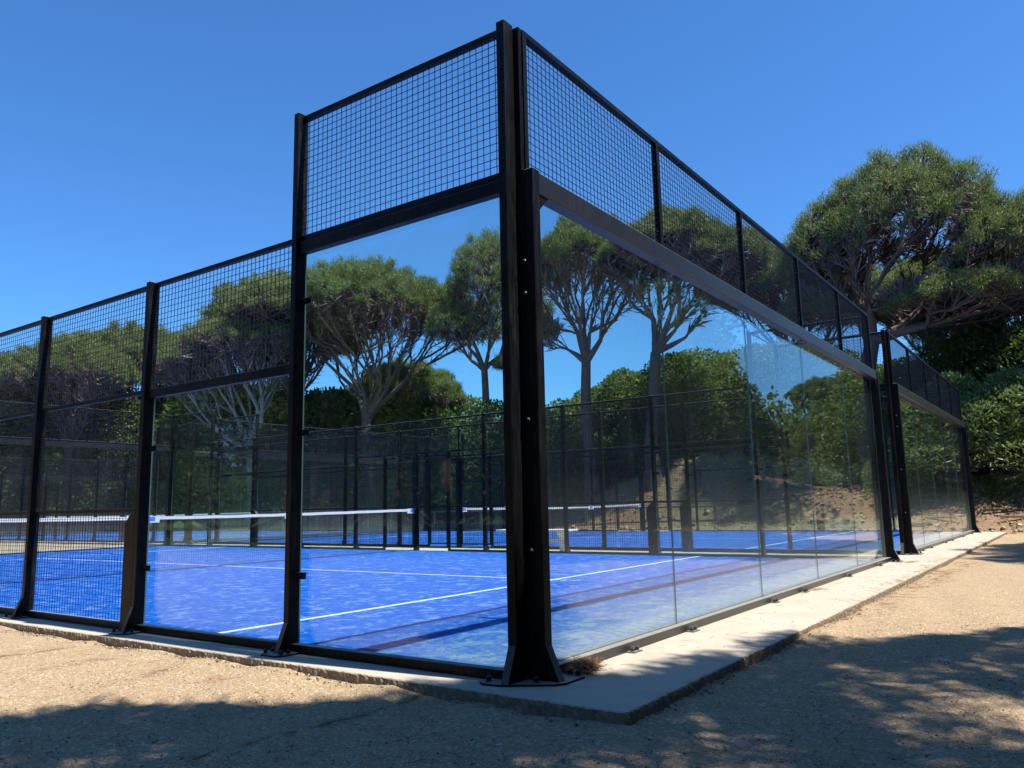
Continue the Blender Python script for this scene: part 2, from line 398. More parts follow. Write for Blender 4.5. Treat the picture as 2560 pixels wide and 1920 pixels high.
def hexbolt(parent, x, y, z, r=.014, h=.02, mat=B):
    m = MB(); m.tube((x, y, z), (x, y, z+.003), r*1.5, 10, cap=True); m.tube((x, y, z+.003), (x, y, z+h), r, 6, cap=True)
    m.tube((x, y, z+h), (x, y, z+h+.008), r*.5, 6, cap=True)
    return m.build('bolt', mat, parent)

def end_wall():
    """local frame: u = x 0..10, outside is -y"""
    o = thing('end_wall', 'x', 'glass wall')
    H = 3.04
    for k in range(5):
        pane(o, 2*k+(.075 if k == 0 else .002), 2*k+(1.925 if k == 4 else 1.998), -.012, 0.0, .085, 2.925)
        # mesh above
        a = .075 if k == 0 else 2*k+.022; b = 9.925 if k == 4 else 2*k+1.978
        wires(a, b, H+.035, 3.955, -.03).build('mesh_panel', 'wire', o)
        box('mesh_rail', B, o, a, b, -.045, -.005, H+.004, H+.034)
        # fixings clamping the panes through the seam
    box('top_rail', B, o, .034, 9.966, -.05, -.002, 3.956, 3.998)
    for k in range(6):
        x = 2*k; x0, x1 = (x-.021, x+.021)
        if k == 0: x0, x1 = .036, .074
        if k == 5: x0, x1 = 9.926, 9.964
        p = box('mesh_post', B, o, x0, x1, -.052, .0, H+.004, 3.955)
        if 0 < k < 5:
            for zz in (3.2, 3.78): bolt(p, x0-.001, -.026, zz, (-1, 0, 0), .006, .006, B)
    # the tube beam over the glass
    bm_ = box('top_beam', 'dusty_steel', o, .077, 9.923, -.11, -.016, 2.9, H, bev=.006)
    for x in (5.85, 6.02): MB().box(x-.011, x+.011, -.075, -.053, 2.893, 2.899).build('bolt', B, bm_)
    # corner posts
    for s in (0, 1):
        X = (lambda q: q) if s == 0 else (lambda q: 10-q)
        def bx(name, par, a, b, *r, mat=B, bev=.003):
            a, b = sorted((X(a), X(b))); return box(name, mat, par, a, b, *r, bev=bev)
        p = bx('corner_post', o, .0015, .076, -.12, -.002, SL+.012, H+.002)
        bx('corner_angle', o, -.0018, .0012, -.06, .058, SL+.013, H+.0, bev=0)
        for zz in (2.46, 2.26, 1.5, .75): bolt(p, X(-.0018), -.05, zz, (-1 if s == 0 else 1, 0, 0), .012, .012)
        bx('mesh_flange', o, -.0015, .033, -.04, .056, H+.003, 4.0, bev=0)
        g = MB().prism([(-.121, SL+.013), (-.2, SL+.013), (-.121, .225)], 'x', *sorted((X(.012), X(.072)))).build('gusset', B, p)
        pts = [(-.17, .21), (-.205, .17), (-.195, .06), (-.035, -.195), (.03, -.235), (.23, -.235), (.265, -.2), (.265, -.12), (.17, -.08), (-.0, -.001), (-.001, .21)]
        pts = [(X(a), b) for a, b in pts]
        if s: pts = pts[::-1]
        pl = MB().prism(pts, 'z', SL, SL+.012).build('base_plate', B, p)
        for (a, b) in ((-.15, .16), (-.05, -.09), (.22, -.195), (.225, -.14)): hexbolt(p, X(a), b, SL+.0125, .016, .026)
        # corner bracket under the beam
        c = MB().prism([(X(.077), 2.898), (X(.20), 2.898), (X(.16), 2.86), (X(.115), 2.815), (X(.077), 2.77)], 'y', -.1, -.092).build('corner_bracket', B, o)
    box('bottom_channel', 'dusty_steel', o, .08, 9.92, -.075, -.015, SL+.003, SL+.062)
    box('inner_channel', 'dusty_steel', o, .08, 9.92, .003, .04, SL+.003, SL+.062)
    for x in (1.1, 2.08, 4.08, 5.1, 7.08, 8.95, 9.85):
        f = box('anchor_foot', 'dusty_steel', o, x-.06, x+.06, -.135, -.077, SL, SL+.007, bev=0)
        hexbolt(f, x-.03, -.108, SL+.007, .014, .022, 'dusty_steel'); hexbolt(f, x+.03, -.108, SL+.007, .014, .022, 'dusty_steel')
    return o

def side_wall():
    """local frame: u = x 0..20, outside is +y"""
    o = thing('side_wall', 'x', 'mesh and glass wall')
    def both(fn):
        fn(lambda a, b: (a, b)); fn(lambda a, b: (20-b, 20-a))
    tall = [(.0, .062), (1.94, 1.995)]
    low = [(3.92, 3.978), (5.912, 5.968), (7.97, 8.03)]
    clipz = (2.54, 1.56, .55)
    def half(T):
        for (a, b) in tall+low:
            a_, b_ = T(a, b); hh = 4.02 if b < 3 else 3.05
            p = box('post', B, o, a_, b_, .002, .1, SL+.011, hh, bev=.003)
            g = MB().prism([(.101, SL+.0115), (.18, SL+.0115), (.101, .235)], 'x', a_+.006, b_-.006).build('gusset', B, p)
            if b > .1:
                MB().prism([(a_-.09, .02), (b_+.09, .02), (b_+.09, .2), (b_+.05, .245), (a_-.05, .245), (a_-.09, .2)], 'z', SL, SL+.011).build('base_plate', B, p)
                for uu in (a_-.055, b_+.055):
                    for vv in (.2, .14): hexbolt(p, uu, vv, SL+.011, .013, .022)
        c0 = .064
        # bay one: tall glass and mesh above
        a, b = T(.066, 1.936)
        pane(o, a, b, .0, .012, .085, 2.93)
        box('cross_beam', B, o, a, b, .014, .075, 2.90, 2.985); box('mesh_rail', B, o, a, b, .02, .06, 2.99, 3.04)
        wires(a, b, 3.042, 3.957, .04).build('mesh_panel', 'wire', o); box('top_rail', B, o, a, b, .02, .06, 3.958, 4.0)
        # bay two: lower glass, mesh above
        a, b = T(1.999, 3.916)
        pane(o, a, b, .0, .012, .085, 2.01)
        box('cross_beam', B, o, a, b, .014, .07, 2.0, 2.075)
        wires(a, b, 2.077, 3.0, .04).build('mesh_panel', 'wire', o); box('top_rail', B, o, a, b, .02, .06, 3.002, 3.04)
        for (bay, zz) in ((1.93, clipz), (3.91, clipz[1:])):
            for z in zz:
                a, b = T(bay-.065, bay+.03)
                cl = box('glass_clip', B, o, a, b, .0125, .034, z-.023, z+.023, bev=.002)
                bolt(cl, (T(bay-.02, bay-.02))[0], .03, z, (0, 1, 0), .008, .008, B)
        # bays of mesh
        for (a, b) in ((3.982, 5.908), (5.972, 7.966)):
            a, b = T(a, b)
            wires(a, b, .095, 1.02, .04).build('mesh_panel', 'wire', o); box('middle_rail', B, o, a, b, .022, .058, 1.02, 1.055)
            wires(a, b, 1.055, 2.045, .04).build('mesh_panel', 'wire', o); box('middle_rail', B, o, a, b, .02, .06, 2.045, 2.085)
            wires(a, b, 2.085, 3.0, .04).build('mesh_panel', 'wire', o); box('top_rail', B, o, a, b, .02, .06, 3.0, 3.04)
            box('bottom_channel', B, o, a, b, .015, .07, SL+.003, SL+.062)
        for (a, b) in ((.066, 1.936), (1.999, 3.916)):
            a, b = T(a, b); box('bottom_channel', B, o, a, b, .014, .075, SL+.003, SL+.062)
            box('inner_channel', B, o, a, b, -.035, -.002, SL+.003, SL+.05)
        # gate half
        a, b = T(8.034, 8.975)
        wires(a, b, .095, 2.19, .04).build('mesh_panel', 'wire', o); box('bottom_channel', B, o, a, b, .015, .07, SL+.003, SL+.062)
        box('middle_rail', B, o, a, b, .022, .058, 1.02, 1.05)
        a, b = T(8.978, 9.018); box('gate_post', B, o, a, b, .0, .06, SL, 2.25)
        a, b = T(8.034, 9.995); box('middle_rail', B, o, a, b, .02, .06, 2.252, 2.292)
        wires(a, b, 2.292, 3.0, .04).build('mesh_panel', 'wire', o); box('top_rail', B, o, a, b, .02, .06, 3.0, 3.04)
        a, b = T(9.03, 9.94)
        gt = MB(); 
        for q in ((a, a+.03, .01, .05, .11, 2.2), (b-.03, b, .01, .05, .11, 2.2), (a+.03, b-.03, .01, .05, .11, .14), (a+.03, b-.03, .01, .05, 2.17, 2.2), (a+.03, b-.03, .01, .05, 1.02, 1.05)): gt.box(*q)
        gd = gt.build('gate', B, o); wires(a+.03, b-.03, .14, 2.17, .03).build('mesh_panel', 'wire', gd)
        # short box stub with the sloping head
        a, b = T(3.98, 4.13)
        pts = [(a, SL+.011), (b, SL+.011), (b, .93), (a, 1.06)] if a < 10 else [(a, SL+.011), (b, SL+.011), (b, 1.06), (a, .93)]
        st = MB().prism(pts, 'y', .0, .0).v
        MB().prism(pts, 'y', .03, .1).build('brace_stub', B, o)
    both(half)
    p = box('gate_post', B, o, 9.95, 10.05, .0, .1, SL, 2.25)
    box('gate_post', B, o, 9.985, 10.015, .02, .06, 2.293, 3.0)
    return o

ew = end_wall(); sw_ = side_wall(); PI = math.pi
ew['label'] = 'near glass end wall of the nearest court under the thick dusty beam'
ew['group'] = 'glass end walls of the courts'
for loc, rz, lab in (((10, 20, 0), PI, 'far glass end wall of the nearest court, seen across its net'),
                     ((CX2, 0, 0), 0, 'smaller looking glass end wall at the right, beside the green shrubs'),
                     ((CX2+10, 20, 0), PI, 'far glass end wall of the second court, seen through the mesh'),
                     ((CX2, CY4, 0), 0, 'near end wall of the rear court behind the sandy strip'),
                     ((CX2+10, CY4+20, 0), PI, 'farthest end wall, at the back of the rear court')):
    copy_tree(ew, loc, rz, label=lab)
sw_.location = (0, 0, 0); sw_.rotation_euler = (0, 0, PI/2)
sw_['label'] = 'left side wall of the nearest court, stepping down from tall glass to mesh bays'
sw_['group'] = 'side walls of the courts'
for loc, rz, lab in (((10, 20, 0), -PI/2, 'right side wall of the nearest court with its gate beside the net end'),
                     ((CX2, 0, 0), PI/2, 'side wall of the second court along the concrete strip with the white bench'),
                     ((CX2+10, 20, 0), -PI/2, 'outer side wall of the second court before the earth bank'),
                     ((CX2, CY4, 0), PI/2, 'side wall of the rear court facing the sandy strip'),
                     ((CX2+10, CY4+20, 0), -PI/2, 'outer side wall of the rear court below the big umbrella pine')):
    copy_tree(sw_, loc, rz, label=lab)

# ------------------------------------------------------------------ nets
def net():
    o = thing('court_net', 'x', 'net')
    rn = random.Random(2); m = MB(); n = 222; z0 = TF+.015
    top = lambda x: TF+.875+.04*abs(x-5)**1.6/5**1.6
    for i in range(n+1):
        x = .06+9.88*i/n; m.tube((x, 0, z0), (x, .0, top(x)), .0016, 3)
    for k in range(19):
        f = k/19; pts = [(.06+9.88*j/12, 0, z0+(top(.06+9.88*j/12)-z0)*f) for j in range(13)]
        for a, b in zip(pts, pts[1:]): m.tube(a, b, .0016 if k else .006, 3)
    m.build('net_mesh', 'net_cord', o)
    b = MB()
    N = 40; vs = []; fs = []
    for i in range(N+1):
        x = .05+9.9*i/N; t_ = top(x)+.002*math.sin(x*7)
        vs += [(x, -.008, t_-.026), (x, -.008, t_+.026), (x, .008, t_+.026), (x, .008, t_-.026)]
    for i in range(N):
        for k in range(4): fs.append((4*i+k, 4*i+(k+1) % 4, 4*i+4+(k+1) % 4, 4*i+4+k))
    b.add(vs, fs+[(0, 1, 2, 3), (4*N, 4*N+1, 4*N+2, 4*N+3)]).build('net_band', 'white_band', o)
    for x in (.09, 3.55, 6.45, 9.9):
        lb = MB().box(x-.16, x+.16, -.012, .012, top(x)-.075, top(x)+.033).build('net_tag', 'white_band', o)
        for s in (-1, 1): MB().box(x-.06, x+.08, s*.0145-.0015, s*.0145+.0015, top(x)-.045, top(x)+.022).build('tag_print', 'blue_print', lb)
    for x in (.02, 9.98): MB().tube((x, 0, SL), (x, 0, TF+.93), .022, 8, cap=True).build('net_post', B, o)
    return o
nt0 = net(); nt0.location = (0, 10, 0); nt0['label'] = 'net of the nearest court with a white band and blue tags'; nt0['group'] = 'nets with white bands'
copy_tree(nt0, (CX2, 10, 0), label='net of the second court, its white band short beside the corner post')
copy_tree(nt0, (CX2, CY4+10, 0), label='net of the rear court, far off behind the nearest net at the left')

# ------------------------------------------------------------------ white bench on the strip between the courts
bn = thing('bench', 'white bench on the concrete strip between the two blue courts', 'bench', (10.83, 7.2, SL))
bevel_mesh(MB().box(-.2, .2, -.95, .95, .43, .465).build('seat', 'white_paint', bn).data, .006)
for y in (-.68, .68):
    MB().prism([(-.05, 0), (.05, 0), (.05, .30), (.17, .40), (.17, .43), (-.17, .43), (-.17, .40), (-.05, .30)], 'y', y-.05, y+.05).build('leg', 'white_paint', bn)
MB().box(-.02, .02, -.63, .63, .2, .26).build('stretcher', 'white_paint', bn)

# ------------------------------------------------------------------ trees
def tube_np(P, Q, ra, rb, n, rng, bend=.06):
    """many tapered bent tubes at once -> V,F(quads)"""
    P = np.asarray(P); Q = np.asarray(Q); ra = np.asarray(ra); rb = np.asarray(rb); m = len(P)
    d = Q-P; L = np.linalg.norm(d, axis=1, keepdims=True)+1e-9; d = d/L
    ref = np.where(np.abs(d[:, 2:3]) > .9, [[1., 0, 0]], [[0, 0, 1.]]); a = np.cross(d, ref); a /= np.linalg.norm(a, axis=1, keepdims=True); b = np.cross(d, a)
    mid = (P+Q)/2+rng.normal(0, bend, (m, 3))*L*.5
    th = np.arange(n)*2*np.pi/n
    ring = a[:, None]*np.cos(th)[None, :, None]+b[:, None]*np.sin(th)[None, :, None]
    V = np.concatenate([P[:, None]+ring*ra[:, None, None], mid[:, None]+ring*((ra+rb)/2)[:, None, None], Q[:, None]+ring*rb[:, None, None]], 1)
    i = np.arange(n); j = (i+1) % n
    f = np.concatenate([np.stack([i, j, j+n, i+n], -1), np.stack([i, j, j+n, i+n], -1)+n])
    Fc = (f[None]+(np.arange(m)*3*n)[:, None, None]).reshape(-1, 4)
    return V.reshape(-1, 3), Fc
def join(parts):
    V = []; Fs = []; o = 0
    for v, f in parts:
        V.append(v); Fs.append(f+o); o += len(v)
    return np.concatenate(V), np.concatenate(Fs)
def skeleton(root, tips, r0, rng, t0=.36, pw=.46, limbs=6):
    segs = []
    stack = [(np.array(root, float), tips, r0, 0)]
    while stack:
        nd, T, r, dep = stack.pop(); n = len(T)
        if n <= 2:
            for q in T: segs.append((nd, q, r*.8, .004))
            continue
        k = limbs if dep == 0 else (4 if dep == 1 and n > 60 else (2 if (n < 40 or rng.random() < .6) else 3))
        C_ = T[rng.choice(n, k, replace=False)]
        for _ in range(4):
            lab = np.argmin(((T[:, None]-C_[None])**2).sum(-1), 1)
            C_ = np.array([T[lab == i].mean(0) if (lab == i).any() else C_[i] for i in range(k)])
        for i in range(k):
            Ti = T[lab == i]
            if not len(Ti): continue
            c = Ti.mean(0); t = (t0*(.75+.5*rng.random())*(.75 if dep == 0 else 1)) if n > 6 else .5
            dv = c-nd; nx = nd+dv*t+rng.normal(0, .055, 3)*np.linalg.norm(dv)
            if dep < 3: nx[2] -= .10*np.linalg.norm(dv[:2])*t
            ri = max(r*(len(Ti)/n)**pw, .006)
            segs.append((nd, nx, r*.8 if dep == 0 else (r*.93 if i == 0 else ri*1.05), ri)); stack.append((nx, Ti, ri, dep+1))
    return segs
def pine(name, seed, lobes, fork, trunk, trunk_r, ntips, needles=30, nl=.17, nw=.022, bark='pine_bark', twigs=3, low=-.15, twig_len=.7, mats_n='pine_needle'):
    """trunk: list of points from ground to fork; lobes: ellipsoids making the crown; returns three meshes"""
    rng = np.random.default_rng(seed); T = []
    lobes = np.array(lobes, float); wgt = (lobes[:, 3]*lobes[:, 4]); wgt /= wgt.sum()
    while len(T) < ntips:
        L = lobes[rng.choice(len(lobes), p=wgt)]; d = rng.normal(size=3); d /= np.linalg.norm(d)
        if d[2] < low: continue
        if d[2] < low+.12 and rng.random() < .4: continue
        rad = 1-.10*rng.random()**2
        if rng.random() < .1: rad = 1.0+.045*rng.random()
        bump = 1+.06*math.sin(5*d[0]*L[3]+seed)+.06*math.sin(4.3*d[1]*L[4]+2*seed)
        p = L[:3]+d*L[3:6]*rad*bump
        inside = (((p-lobes[:, :3])/lobes[:, 3:6])**2).sum(1) < .62
        if inside.any(): continue
        T.append(p)
    T = np.array(T)
    # gather the tips into loose clumps
    cl = T[rng.choice(len(T), max(8, len(T)//9), replace=False)]
    nearest = np.argmin(((T[:, None]-cl[None])**2).sum(-1), 1); T = T+(cl[nearest]-T)*.26
    segs = skeleton(fork, T, trunk_r*.76, rng)
    P, Q, ra, rb = map(np.array, zip(*segs))
    big = ra > .035
    parts = [tube_np(P[big], Q[big], ra[big], rb[big], 6, rng, .07)]
    tp = np.array(trunk+[fork], float); rr = np.linspace(trunk_r*1.1, trunk_r*.74, len(tp)); rr[0] *= 1.3
    parts.append(tube_np(tp[:-1], tp[1:], rr[:-1], rr[1:], 9, rng, .015))
    V, Fc = join(parts); m_tr = np_mesh('trunk', V, Fc, bark, 4, True)
    sm = ~big
    tw = [tube_np(P[sm], Q[sm], ra[sm], rb[sm], 3, rng, .09)]
    if twigs:
        k = np.repeat(np.where(ra < .10)[0], twigs); k = k[rng.random(len(k)) < .95]
        u = rng.random((len(k), 1)); a = P[k]+(Q[k]-P[k])*u; d = (Q[k]-P[k]); d /= np.linalg.norm(d, axis=1, keepdims=True)+1e-9
        d = d+rng.normal(0, .55, d.shape); d[:, 2] += .12; d /= np.linalg.norm(d, axis=1, keepdims=True)
        L = (.25+.75*rng.random((len(k), 1)))*twig_len
        for _ in range(4):
            e = a+d*L; o_ = (((e[:, None]-lobes[None, :, :3])/lobes[None, :, 3:6])**2).sum(2).min(1) > .80
            L = np.where(o_[:, None], L*.55, L)
        wv = np.cross(d, rng.normal(size=d.shape)); wv /= np.linalg.norm(wv, axis=1, keepdims=True); wv *= .0135
        md = a+d*L*.5+rng.normal(0, .06, d.shape)*L
        tw.append((np.stack([a-wv, a+wv, md+wv*.6, a+d*L], 1).reshape(-1, 3), np.arange(4*len(k)).reshape(-1, 4)))
    V, Fc = join(tw); m_tw = np_mesh('branches', V, Fc, 'twig_bark', 4)
    # needle tufts
    ctr = lobes[:, :3].mean(0)
    n = len(T)*needles; base = np.repeat(T, needles, 0); out = base-ctr; out /= np.linalg.norm(out, axis=1, keepdims=True)
    off = rng.normal(0, .5, (n, 3)); off *= (.24*rng.random((n, 1))**.5)/np.maximum(np.linalg.norm(off, axis=1, keepdims=True), 1e-6)*1.0
    d = rng.normal(0, .55, (n, 3))+out*.35; d[:, 2] += .65; d /= np.linalg.norm(d, axis=1, keepdims=True)
    s = base+off; e = s+d*(nl*(.6+.7*rng.random((n, 1))))
    w_ = np.cross(d, rng.normal(size=(n, 3))); w_ /= np.linalg.norm(w_, axis=1, keepdims=True); w_ *= nw*.5*(.7+.6*rng.random((n, 1)))
    V = np.stack([s-w_, s+w_, e], 1).reshape(-1, 3); m_nd = np_mesh('needles', V, np.arange(3*n).reshape(-1, 3), mats_n, 3)
    return m_tr, m_tw, m_nd
def put_pine(meshes, loc, rz, label, scale=1.0, group='umbrella pines around the courts'):
    o = thing('pine_tree', label, 'pine tree', loc, rz, group); o.scale = (scale,)*3
    make_obj('trunk', meshes[0], o); make_obj('branches', meshes[1], o); make_obj('crown', meshes[2], o)
    return o
def gz_(x, y): return float(ground_h(x, y))
def rel(lobes, b): return [(x-b[0], y-b[1], z-b[2], rx, ry, rz) for (x, y, z, rx, ry, rz) in lobes]
# the big spreading pine in the middle
b = (28.4, 30.1, gz_(28.4, 30.1))
put_pine(pine('p4', 4, rel([(27.9, 30.6, 9.6, 6.0, 6.0, 5.3), (24.6, 33.8, 10.4, 3.3, 3.3, 3.6), (31.2, 27.4, 9.9, 3.2, 3.2, 4.1), (32.4, 26.2, 9.6, 2.8, 2.8, 3.4), (31.6, 26.6, 8.3, 1.9, 1.9, 1.2)], b),
    (-.2, .3, 6.0), [(0, 0, -.3), (.1, 0, 2), (-.12, .12, 4)], .38, 4200, 40, twigs=16, low=.46, nl=.17, nw=.027), b, 0,
    'widest umbrella pine with many spreading limbs, centre of the tall glass bay')
# slender leaning pine beside it
b = (29.9, 22.3, gz_(29.9, 22.3))
put_pine(pine('p5', 5, rel([(29.8, 22.5, 12.6, 2.3, 2.3, 3.1), (30.2, 21.2, 11.2, 1.9, 1.9, 2.2), (28.8, 24.0, 10.4, 1.7, 1.7, 1.6), (30.2, 21.7, 8.4, .8, .8, .7)], b),
    (-.35, .55, 8.2), [(0, 0, -.3), (.25, .05, 2.2), (.1, .15, 4.5), (-.3, .5, 6.2)], .24, 1600, 36, twigs=10), b, 0,
    'slender pine with a bent bare trunk, just left of the black corner post')
b = (25.6, 14.3, gz_(25.6, 14.3))
put_pine(pine('p6', 6, rel([(25.8, 14.1, 10.6, 2.5, 2.5, 2.8), (24.9, 15.6, 10.3, 1.9, 1.9, 2.2), (26.3, 12.6, 10.3, 1.7, 1.7, 1.8), (24.4, 16.0, 8.2, 1.0, 1.0, .8)], b),
    (0, 0, 7.1-b[2]), [(0, 0, -.3), (.1, 0, 1.6), (-.08, .05, 3.5)], .27, 1900, 36, twigs=17, low=.32), b, 0,
    'pine with a forked limb crown just right of the black corner post')
b = (25.0, 11.1, gz_(25, 11.1))
put_pine(pine('p7', 7, rel([(25.6, 10.0, 10.4, 2.4, 2.4, 2.3), (26.1, 8.3, 9.6, 2.2, 2.2, 2.2), (24.8, 11.6, 10.3, 1.5, 1.5, 1.8)], b),
    (.1, -.3, 7.0-b[2]), [(0, 0, -.3), (.06, .05, 1.6), (.1, -.15, 3.4)], .27, 1700, 34, twigs=16, twig_len=.95, low=.36), b, 0,
    'twiggy brown pine whose trunk stands behind the first glass seam')
# the large pine at the right
b = (26.4, 3.3, gz_(26.4, 3.3))
put_pine(pine('p9', 9, rel([(26.9, 1.6, 10.0, 3.0, 3.0, 3.2), (27.4, -1.4, 8.7, 2.9, 2.9, 2.3), (26.4, 3.9, 9.4, 2.0, 2.0, 2.5), (26.6, 4.6, 7.6, 1.6, 1.6, 1.4), (27.2, -.2, 7.4, 3.0, 3.0, 1.2)], b),
    (.1, -.3, 6.6-b[2]), [(0, 0, -.3), (-.1, .15, 1.8), (.0, .0, 3.0)], .34, 4300, 27, twigs=20, low=-.02, nl=.15), b, 0,
    'largest pine, a tall domed crown standing above the second court at the right')
b = (31.8, -2.6, gz_(31.8, -2.6))
put_pine(pine('p10', 10, rel([(31.4, -.9, 8.4, 2.6, 2.2, 2.4), (32.6, -1.4, 9.6, 2.8, 2.2, 2.4), (31.0, .6, 7.4, 1.9, 1.7, 1.6)], b),
    (.1, .5, 5.4-b[2]), [(0, 0, -.3), (.1, .1, 1.2)], .25, 2000, 32, twigs=6, low=-.6), b, 0,
    'low bushy pine with sunlit tufts at the right edge, above the shrubs')
# pine with pale dead limbs
b = (24.2, 35.2, gz_(24.2, 35.2))
put_pine(pine('p3', 13, rel([(22.8, 36.3, 9.1, 3.0, 3.0, 2.6), (24.9, 34.4, 9.3, 2.5, 2.5, 2.4), (21.0, 37.6, 8.2, 1.9, 1.9, 1.9)], b),
    (-.1, .1, 4.6), [(0, 0, -.3), (.12, .1, 1.6), (-.1, .12, 3.2)], .30, 1200, 28, bark='pale_bark', twigs=16, twig_len=1.0, low=.5), b, 0,
    'pine with pale dead limbs behind the second side bay')
# one model for the other pines: crown radius 3.4, 10.4 m high
PA = pine('pa', 21, [(0, 0, 6.4, 3.9, 3.9, 3.9), (2.3, -1.0, 6.6, 2.5, 2.5, 3.1), (-2.1, 1.5, 6.5, 2.5, 2.5, 3.2), (.2, 2.4, 6.4, 2.3, 2.3, 3.0)],
    (.1, 0, 4.3), [(0, 0, -.3), (.12, .1, 1.5), (-.05, -.1, 3)], .27, 2900, 38, twigs=18, low=.52, nl=.17, nw=.026)
pa = None
for (x, y, top, rz, lab) in (
    (16.0, 48.0, 10.2, .4, 'pine with its crown cut by the left edge of the photo'),
    (18.3, 43.9, 10.8, 1.9, 'broad pine with an ivy covered trunk between the two leftmost posts'),
    (23.5, 46.2, 12.8, 3.3, 'farther pine whose green top shows beside the second post from the left'),
    (27.4, 36.6, 15.2, 5.0, 'tall pine whose crown juts out left of the tall glass bay'),
    (39.5, 9.4, 14.4, 2.6, 'brown inside pine behind the third and fourth mesh panels of the end wall'),
    (40.3, 38.0, 11.7, .9, 'small distant pine low beside the big trunk in the tall glass bay'),
    (34.0, 33.0, 10.3, 4.1, 'dense pine half hidden behind the widest umbrella pine'),
    (38.5, 2.0, 12.5, 1.2, 'rear pine filling the right edge behind the largest pine')):
    zb = gz_(x, y); sc = (top-zb)/10.35
    if pa is None: pa = put_pine(PA, (x, y, zb), rz, lab, sc)
    else: copy_tree(pa, (x, y, zb), rz, (sc,)*3, lab)
# pines only the glass reflects, added sky blockers, and the one shading the foreground
for (x, y, top, rz, lab) in (
    (14.5, -8.8, 10.5, 1.0, 'pine dappling the far end of the slab'),
    (19.0, -12.5, 11.0, 2.4, 'pine by the path, mirrored dark in the second pane'),
    (62.0, -13.5, 10.5, 4.0, 'distant pine mirrored in the last pane'),
    (58.0, -20.5, 9.5, .3, 'distant pine with a straight trunk mirrored in the fourth pane'),
    (68.0, -29.0, 11.0, 5.3, 'distant pine mirrored low beside the straight trunked one'),
    (56.0, -30.5, 9.0, 2.9, 'distant pine mirrored in the third pane'),
    (-10.5, -7.5, 11.0, 1.4, 'added sky-blocking pine at the left behind the photographer'),  # unseen pines round the camera are added to cut skylight on the foreground
    (5.0, -14.0, 12.0, 3.4, 'added sky-blocking pine behind the photographer, nearest to the path'),
    (-4.5, -16.5, 12.0, 5.0, 'added sky-blocking pine farthest behind the photographer'),
    (-15.0, 9.0, 9.8, 2.0, 'pine added left of the courts to darken the panes, mirrored first in the side panes'),  # these four are added to darken the sky mirrored in the side panes
    (-17.5, 15.5, 10.5, 4.4, 'pine added left of the courts to darken the panes, mirrored second in the side panes'),
    (-18.0, 23.0, 9.6, .2, 'pine added left of the courts to darken the panes, mirrored third in the side panes'),
    (-15.0, 31.0, 10.8, 3.0, 'pine added left of the courts to darken the panes, mirrored last in the side panes'),
    (-14.5, 1.0, 11.0, .8, 'added sky-blocking pine standing left of the photographer by the sandy ground')):
    zb = gz_(x, y); sc = (top-zb)/10.35
    copy_tree(pa, (x, y, zb), rz, (sc,)*3, lab)
PF = pine('pf', 22, [(-.3, .1, 8.0, 3.5, 3.7, 1.7), (1.4, .85, 8.1, 1.9, 2.0, 1.5), (-2.0, 1.4, 8.0, 2.1, 2.1, 1.5), (.4, -1.5, 8.4, 2.4, 2.4, 1.6), (-2.8, -.4, 7.8, 1.9, 1.9, 1.3), (-.05, 2.85, 8.1, 1.8, 1.8, 1.3), (3.5, -.1, 8.2, 2.3, 2.0, 1.5)],
    (.1, 0, 5.2), [(0, 0, -.3), (.12, .1, 1.5), (-.05, -.1, 3)], .27, 4600, 18, nl=.24, nw=.05, twigs=6)
put_pine(PF, (-1.85, -6.95, GZ), 0, 'pine behind the photographer casting the dappled foreground shade')

# ------------------------------------------------------------------ shrubs and broadleaf trees
def shrub(name, seed, lobes, n, ls, asp, mat, stem_r=.05, up=.2, depth=.4):
    rng = np.random.default_rng(seed); lobes = np.array(lobes, float); wgt = lobes[:, 3]*lobes[:, 5]; wgt /= wgt.sum()
    li = rng.choice(len(lobes), n, p=wgt); d = rng.normal(size=(n, 3)); d /= np.linalg.norm(d, axis=1, keepdims=True)
    d[:, 2] = np.where(d[:, 2] < -.5, -d[:, 2], d[:, 2])
    L = lobes[li]
    # small clumps on the surface
    nc = 46; cd = rng.normal(size=(nc, 3)); cd /= np.linalg.norm(cd, axis=1, keepdims=True)
    k = np.argmax(d@cd.T, 1); cc = (d*cd[k]).sum(1); lump = np.clip((cc-.86)/.14, 0, 1)
    rad = (.76+.26*lump)*(1-depth*rng.random(n)**2.4)
    p = L[:, :3]+d*L[:, 3:6]*rad[:, None]
    p[:, 2] = np.maximum(p[:, 2], .05)
    ax = rng.normal(size=(n, 3))*.7+d*.7; ax[:, 2] += up; ax /= np.linalg.norm(ax, axis=1, keepdims=True)
    sd = np.cross(ax, rng.normal(size=(n, 3))); sd /= np.linalg.norm(sd, axis=1, keepdims=True)
    l = ls*(.6+.8*rng.random((n, 1)))
    V = np.stack([p, p+ax*l*.5+sd*l*asp*.5, p+ax*l, p+ax*l*.5-sd*l*asp*.5], 1).reshape(-1, 3)
    m_l = np_mesh('leaves', V, np.arange(4*n).reshape(-1, 4), mat, 4)
    P = []; Q = []
    for q in lobes:
        for j in range(4):
            P.append((rng.normal(0, .12), rng.normal(0, .12), -.1)); Q.append(q[:3]+rng.normal(0, .3, 3)*q[3:6])
    v1, f1 = tube_np(np.array(P, float), np.array(Q), np.full(len(P), stem_r), np.full(len(P), stem_r*.35), 5, rng, .12)
    k2 = rng.integers(0, n, 260); v2, f2 = tube_np(lobes[li[k2], :3]*[1, 1, .9], p[k2], np.full(260, stem_r*.3), np.full(260, .005), 3, rng, .15)
    V, Fc = join([(v1, f1), (v2, f2)]); m_s = np_mesh('stems', V, Fc, 'twig_bark', 4)
    return m_s, m_l
